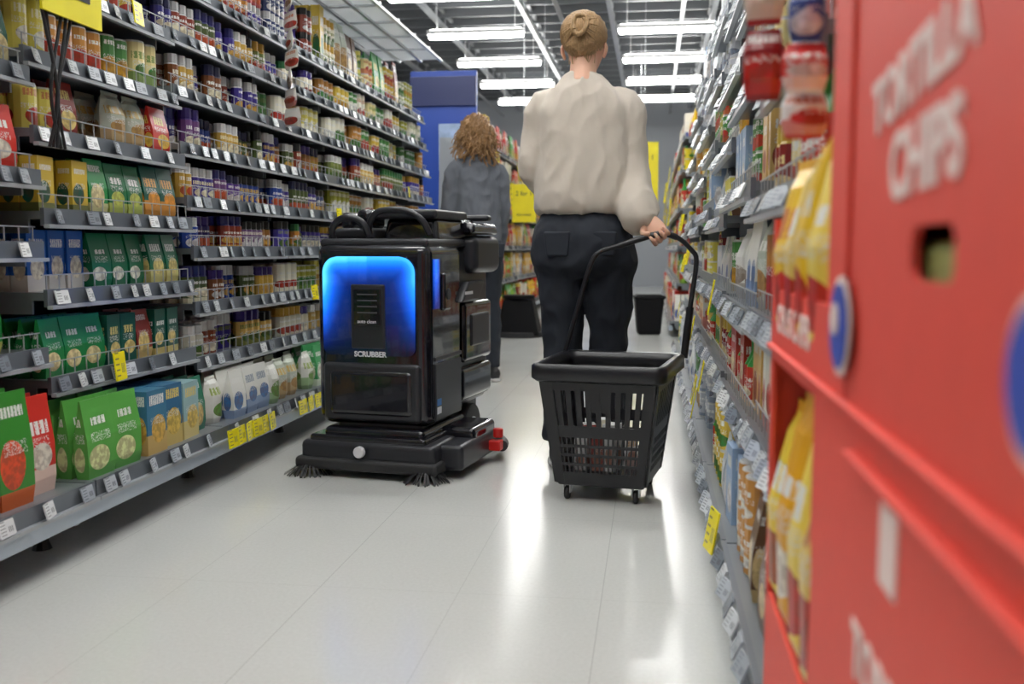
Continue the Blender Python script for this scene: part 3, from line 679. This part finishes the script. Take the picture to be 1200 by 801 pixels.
for (bx,by) in ((-.24,-.05),(.22,-.05)):
    for i in range(70):
        a=2*math.pi*i/70+R(-.08,.08); r0,r1=.03,R(.065,.10); w=.0014
        d=Vector((math.cos(a),math.sin(a),0)); s=Vector((-d.y,d.x,0))*w; c=Vector((bx,by,0))
        p=[c+d*r0+Vector((0,0,.045)),c+d*r1+Vector((0,0,.003))]
        vs=[bm.verts.new(q) for q in (p[0]-s,p[0]+s,p[1]+s*1.6,p[1]-s*1.6)]; bm.faces.new(vs)
        vs=[bm.verts.new(q+Vector((0,0,.003))) for q in (p[0]-s,p[0]+s,p[1]+s*1.6,p[1]-s*1.6)]; bm.faces.new(vs)
mkobj('side_brush_bristles',bm,M_bk2,rb,False)
for (bx,by) in ((-.24,-.05),(.22,-.05)): cyl('side_brush_hub',(bx,by,.045),.035,.025,'z',M_bk2,rb)
# ------------------------------------------------------------ people
M_skin=simple('skin',H('e0ad92'),.5,bump=.02,bscale=300)
M_skin.node_tree.nodes['Principled BSDF'].inputs['Subsurface Weight'].default_value=.08
M_knit=simple('oatmeal_knit',H('c8bdb0'),.9,bump=.25,bscale=500,sheen=.2,var=.06)
M_jean=simple('black_denim',H('1d222c'),.85,bump=.2,bscale=600,var=.3)
M_shoe=simple('black_shoe',(.015,.015,.017),.5); M_sole=simple('white_sole',(.6,.6,.58),.6)
def hair_mat(name,c,sc=(1,1,1)):
    m,nt,b=new_mat(name); tc=nt.nodes.new('ShaderNodeTexCoord'); mp=nt.nodes.new('ShaderNodeMapping'); mp.inputs['Scale'].default_value=sc
    nt.links.new(tc.outputs['Object'],mp.inputs[0]); n=nt.nodes.new('ShaderNodeTexNoise'); n.inputs['Scale'].default_value=60; n.inputs['Detail'].default_value=5; nt.links.new(mp.outputs[0],n.inputs['Vector'])
    h=NB(nt); col=h.mix(n.outputs['Fac'],tuple(x*.35 for x in c),tuple(min(1,x*1.6) for x in c)); nt.links.new(col,b.inputs['Base Color'])
    bp=nt.nodes.new('ShaderNodeBump'); bp.inputs['Strength'].default_value=.6; bp.inputs['Distance'].default_value=.01; nt.links.new(n.outputs['Fac'],bp.inputs['Height']); nt.links.new(bp.outputs[0],b.inputs['Normal'])
    b.inputs['Roughness'].default_value=.45; return m
M_blond=hair_mat('blond_hair',H('ac8a60'),(3,3,.5)); M_curl=hair_mat('light_brown_hair',H('8c6840'))
M_eye=simple('eye_white',(.8,.8,.8),.2); M_iris=simple('eye_iris',(.08,.05,.03),.2); M_lip=simple('lips',H('b06058'),.45)
def folds(amp,seed,sx=9,sz=5):
    def f(co):
        a=noise.noise(Vector((co.x*sx+seed,co.y*sx,co.z*sz)))
        b_=noise.noise(Vector((co.x*11+co.z*5+seed,co.y*11,co.z*9-co.x*8)))
        c=noise.noise(Vector((co.x*26+seed,co.y*26,co.z*12+co.x*10)))
        return amp*(a*.8+(1-abs(b_)*3)*.35+(1-abs(c)*3)*.14)
    return f
def hand(name,parent,M,mirror=1,grip=True,vox=.0032):
    bm=bmesh.new()
    T=lambda p: M@Vector((p[0]*mirror,p[1],p[2]))
    def L(ps,rs,n=10,k=3): loft(bm,[T(p) for p in ps],rs,n,side=M.to_3x3()@Vector((1,0,0)),k=k)
    L([(0,.02,.115),(0,.021,.09),(0,.022,.06),(0,.023,.03),(0,.022,.012)],[(.024,.018),(.028,.017),(.036,.015),(.039,.014),(.036,.011)],16)
    for fx,s in [(-.030,.92),(-.0105,1.02),(.0095,.97),(.028,.8)]:
        if grip: ps=[(fx*.9,.022,.022),(fx,.0225,-.002),(fx,.013,-.0185*s-.002),(fx,-.006,-.0215),(fx,-.0195,-.011),(fx,-.0215,.003*s)]
        else: ps=[(fx*.9,.022,.022),(fx,.020,-.004),(fx*1.05,.012,-.028*s),(fx*1.05,.0,-.048*s),(fx*1.03,-.014,-.060*s),(fx,-.022,-.066*s)]
        L(ps,[.0088,.0088,.0083,.0078,.0072,.005])
    if grip: L([(-.02,.018,.07),(-.037,.008,.05),(-.042,-.008,.034),(-.034,-.02,.02),(-.022,-.023,.012)],[.012,.012,.0105,.0095,.006])
    else: L([(-.02,.018,.07),(-.04,.01,.048),(-.049,.0,.028),(-.05,-.008,.008)],[.012,.012,.0105,.007])
    return remesh(name,bm,vox,M_skin,parent,2)
def person(name,loc,rz,top_mat,leg_mat,armL,armR,legL,legR,hem=.955,neckz=1.47,hair='bun',look=(0,0),cuff=.036,puff=.06,seed=1,gripR=None,slim=1.0,headz=1.54,fold=.013,sleeveR=None):
    e=empty(name,loc,rz)
    bm=bmesh.new()
    loft(bm,[(0,0,hem),(0,0,hem+.03),(0,0,1.08),(0,0,1.18),(0,.0,1.28),(0,-.005,1.345),(0,-.005,1.40),(0,-.002,1.435),(0,.004,neckz)],
        [(.165*slim,.125),(.183*slim,.140),(.182*slim,.140),(.174*slim,.130),(.176*slim,.122),(.174*slim,.112),(.138*slim,.094),(.098,.078),(.066,.066)],32,power=2.25)
    for s,arm in ((-1,armL),(1,armR)):
        sh,el,wr=[Vector(a) for a in arm]; m1=sh.lerp(el,.5)
        if s>0 and sleeveR:
            loft(bm,[Vector((s*.10,0,1.385)),sh,m1,el]+[Vector(q[:3]) for q in sleeveR],[(.045,.05),(.058,.064),(.056,.062),(.062,.064)]+[(q[3],q[3]) for q in sleeveR],20,side=(0,1,0))
            continue
        m2=el.lerp(wr,.45); m3=el.lerp(wr,.8)
        loft(bm,[Vector((s*.10,0,1.385)),sh,m1,el,m2,m3,el.lerp(wr,.93),wr],[(.045,.05),(.056,.062),(.054,.058),(puff,puff),(puff*1.05,)*2,(puff,)*2,(cuff*1.3,)*2,(cuff,)*2],18,side=(0,1,0))
    remesh('sweater',bm,.007,top_mat,e,6,folds(fold,seed))
    bm=bmesh.new(); loft(bm,[(0,.004,neckz-.03),(0,.006,neckz+.004)],[(.070,.070),(.060,.062)],32)
    remesh('collar',bm,.006,top_mat,e,3)
    bm=bmesh.new()
    loft(bm,[(0,0,1.0),(0,0,.94),(0,-.012,.86),(0,-.012,.79),(0,0,.74)],[(.145*slim,.105),(.165*slim,.118),(.188*slim,.135),(.190*slim,.132),(.16*slim,.10)],28,power=2.3)
    for s,leg in ((-1,legL),(1,legR)):
        hp,kn,an=[Vector(a) for a in leg]; mt=hp.lerp(kn,.45); mc=kn.lerp(an,.35)
        loft(bm,[hp+Vector((0,0,.06)),hp,mt,kn,mc,kn.lerp(an,.75),an],[(.085,.1),(.098,.112),(.088,.098),(.072,.078),(.070,.076),(.064,.068),(.060,.066)],20)
    remesh('trousers',bm,.009,leg_mat,e,6,folds(.014,seed+5,6,11))
    for s in (-1,1):
        rbox('back_pocket',(s*.085-.05,-.150,.80),(s*.085+.05,-.128,.89),.008,leg_mat,e,taper=(.8,1))
    for s,leg in ((-1,legL),(1,legR)):
        an=Vector(leg[2]); bm=bmesh.new()
        loft(bm,[an+Vector((0,-.02,.06)),an+Vector((0,-.02,.0)),(an.x,an.y-.03,.06)],[(.035,.04),(.036,.042),(.036,.045)],14)
        loft(bm,[(an.x,an.y-.09,.05),(an.x,an.y-.06,.052),(an.x,an.y+.02,.05),(an.x,an.y+.10,.04),(an.x,an.y+.165,.03)],[(.02,.025),(.036,.045),(.04,.043),(.045,.032),(.02,.015)],16)
        remesh('shoe',bm,.006,M_shoe,e,3)
        bm=bmesh.new(); loft(bm,[(an.x,an.y-.09,.013),(an.x,an.y-.05,.013),(an.x,an.y+.08,.013),(an.x,an.y+.165,.014)],[(.026,.012),(.041,.012),(.048,.012),(.022,.01)],16); mkobj('sole',bm,M_sole,e)
    hd=empty('head',(0,.012,headz)); hd.parent=e; hd.rotation_euler=(look[0],0,look[1])
    bm=bmesh.new()
    loft(bm,[(0,-.02,-.12),(0,-.012,-.06),(0,-.004,0),(0,.008,.03)],[(.056,.058),(.050,.052),(.050,.054),(.05,.06)],20)
    loft(bm,[(0,.055,-.052),(0,.05,-.04),(0,.036,-.012),(0,.022,.02),(0,.012,.055),(0,.006,.09),(0,.0,.12),(0,-.002,.145),(0,-.002,.158)],
        [(.022,.02),(.036,.04),(.054,.066),(.066,.084),(.073,.094),(.075,.097),(.068,.088),(.045,.06),(.012,.016)],28)
    loft(bm,[(0,.098,.052),(0,.106,.032),(0,.122,.008),(0,.108,-.002)],[(.008,.008),(.009,.01),(.014,.012),(.012,.006)],10)
    for s in (-1,1):
        loft(bm,[(s*.072,-.002,-.008),(s*.08,-.008,.01),(s*.083,-.012,.03),(s*.076,-.008,.046)],[(.006,.008),(.007,.013),(.007,.017),(.005,.012)],10,side=(1,0,0))
    ball(bm,(0,.093,-.022),(.022,.014,.008),12)
    remesh('head_skin',bm,.0045,M_skin,hd,3)
    for s in (-1,1):
        bm=bmesh.new(); ball(bm,(s*.031,.088,.045),(.013,.012,.010),14); mkobj('eye',bm,M_eye,hd)
        bm=bmesh.new(); ball(bm,(s*.031,.0985,.045),(.005,.003,.005),10); mkobj('iris',bm,M_iris,hd)
        tube('eyebrow',[(s*.016,.104,.064),(s*.032,.102,.068),(s*.046,.092,.064)],.0025,M_blond if hair=='bun' else M_curl,hd)
    bm=bmesh.new(); ball(bm,(0,.106,-.019),(.02,.007,.004),12); ball(bm,(0,.105,-.026),(.017,.008,.0045),12); mkobj('mouth',bm,M_lip,hd)
    if hair=='bun':
        bm=bmesh.new()
        ball(bm,(0,-.012,.078),(.083,.097,.088),32); ball(bm,(0,-.05,.035),(.066,.058,.055),24)
        for v in list(bm.verts):
            if v.co.y>.045 and v.co.z<.11: v.co.y=.045-(v.co.y-.045)*.2
        remesh('hair_cap',bm,.005,M_blond,hd,4,lambda co: .0035*math.sin(math.atan2(co.x,co.z-.02)*34+co.y*30))
        for i in range(60):
            a=-2.3+4.6*i/59; x=math.sin(a)*.083; z=.072+math.cos(a)*.085; q_=R(-.006,.006)
            tube('strand',[(x*.8,.035,z*.9+.02),(x*1.01,-.03+q_,z+q_*.3),(x*.84,-.088,.068+(z-.062)*.78),(x*.33+q_,-.118,.075+(z-.062)*.4)],R(.0022,.004),M_blond,hd,k=4,res=2)
        bm=bmesh.new(); ball(bm,(0,-.105,.078),(.030,.028,.040),20); remesh('hair_bun_core',bm,.005,M_blond,hd,2)
        for i in range(6):
            pts=[]; ph=i*1.1
            for q in range(13):
                t=q/12*2*math.pi*.9+ph; pts.append((math.cos(t)*(.024+.006*math.sin(2*t+i)),-.118-.012*math.sin(t*1.0+i),.078+math.sin(t)*(.036+.006*math.cos(2*t+i))))
            tube('hair_bun_coil',pts,.0085,M_blond,hd,k=2,res=3)
        for i in range(18):
            x=R(-.045,.045); tube('wisp',[(x,-.07,.02),(x*1.05+R(-.005,.005),-.06,-.015),(x*.95+R(-.008,.008),-.052,-.045)],.0012,M_blond,hd,k=3,res=1)
    else:
        bm=bmesh.new(); ball(bm,(0,-.025,.06),(.098,.098,.1),24); ball(bm,(0,-.055,-.02),(.102,.07,.095),24)
        for v in bm.verts:
            if v.co.y>.03 and v.co.z<.11: v.co.y=.03
        remesh('hair_mass',bm,.007,M_curl,hd,3,lambda co:.012*noise.noise(co*30))
        cu=bpy.data.curves.new('hair_curls','CURVE'); cu.dimensions='3D'; cu.bevel_depth=.0032; cu.bevel_resolution=2; cu.materials.append(M_curl)
        for i in range(440):
            th=R(0,2*math.pi); ph=R(-1.0,1.5); d=Vector((math.cos(th)*math.cos(ph),math.sin(th)*math.cos(ph),math.sin(ph)))
            if d.y>.35 and d.z<.6: continue
            b0=Vector((0,-.03,.04))+Vector((d.x*.092,d.y*.09,d.z*.112)); ln=R(.08,.16); sp=cu.splines.new('POLY'); N=18; sp.points.add(N)
            ax=(Vector((d.x,d.y,0))*.3+Vector((R(-.2,.2),R(-.2,.2),-1))).normalized(); s1=ax.orthogonal().normalized(); s2=ax.cross(s1); r0=R(.006,.016); p0=R(0,6); tw=R(.8,1.4)
            for q in range(N+1):
                t=q/N; an=p0+t*2*math.pi*tw; p=b0+d*.012+ax*ln*t+(s1*math.cos(an)+s2*math.sin(an))*r0; sp.points[q].co=(*p,1)
        o=bpy.data.objects.new('hair_curls',cu); COL.objects.link(o); o.parent=hd
    for s,arm,gr in ((-1,armL,None),(1,armR,gripR)):
        el,wr=Vector(arm[1]),Vector(arm[2])
        if gr is not None:
            hand('hand',e,gr,1,True)
        else:
            z=-(wr-el).normalized(); yv=Vector((-s*1.0,.2,0)); yv=(yv-z*yv.dot(z)).normalized()*-1; xv=yv.cross(z)
            M=Matrix(((xv.x,yv.x,z.x,0),(xv.y,yv.y,z.y,0),(xv.z,yv.z,z.z,0),(0,0,0,1))); M=Matrix.Translation(wr-z*.095-yv*.02)@M
            hand('hand',e,M,1 if s>0 else -1,False)
    return e
PL=Vector((-.262,3.79,0))
gw=Vector((.02,3.605,.880))-PL
Mg=Matrix.Translation(gw)@Matrix.Rotation(math.radians(-38),4,'Y')@Matrix.Rotation(math.radians(-24),4,'X')
w1=Mg@Vector((0,.021,.115)); w0=Mg@Vector((0,.021,.078))
person('woman_with_basket',PL,0,M_knit,M_jean,
   ((-.160,0,1.345),(-.192,.01,1.12),(-.13,.22,1.04)),((.160,0,1.345),(.184,.0,1.14),tuple(w1)),
   ((-.085,0,.80),(-.075,.01,.47),(-.085,.0,.09)),((.100,0,.80),(.100,.02,.47),(.095,.03,.09)),
   hair='bun',look=(-.18,-.12),gripR=Mg,puff=.054,seed=3,fold=.011,
   sleeveR=[(.192,-.03,1.05,.070),(.200,-.07,.985,.078),(.207,-.10,.945,.074),(w1.x-.012,w1.y+.02,w1.z-.018,.056),(w1.x+.01,w1.y-.003,w1.z-.012,.040),(w0.x,w0.y,w0.z,.036)])
M_cardi=simple('grey_jacket',H('5e626a'),.85,bump=.2,bscale=400,var=.12)
cw=person('curly_haired_woman',(-1.08,6.1,0),math.radians(35),M_cardi,M_jean,
   ((-.155,0,1.335),(-.18,.03,1.10),(-.14,.2,1.0)),((.155,0,1.335),(.19,-.02,1.10),(.2,.1,.88)),
   ((-.085,0,.80),(-.085,.02,.47),(-.085,.0,.09)),((.085,0,.80),(.09,.0,.47),(.095,-.02,.09)),
   hem=.86,hair='curly',look=(-.25,-.3),puff=.046,seed=9,slim=.86,fold=.014)
cw.scale=(.95,.95,.965)
# ------------------------------------------------------------ camera & world
w=bpy.data.worlds.new('store_world'); S.world=w; w.use_nodes=True
w.node_tree.nodes['Background'].inputs[0].default_value=(.6,.65,.7,1); w.node_tree.nodes['Background'].inputs[1].default_value=.3
cam=bpy.data.cameras.new('camera'); co=bpy.data.objects.new('camera',cam); COL.objects.link(co)
cam.sensor_width=36; cam.lens=35.0; co.location=(0,0,.83)
co.rotation_euler=(math.radians(90-5.385),0,math.radians(8.01)); cam.clip_start=.01
cam.dof.use_dof=True; cam.dof.focus_distance=3.4; cam.dof.aperture_fstop=3.2
S.camera=co
S.view_settings.view_transform='Standard'; S.view_settings.look='None'; S.view_settings.exposure=.5; S.view_settings.gamma=1.04
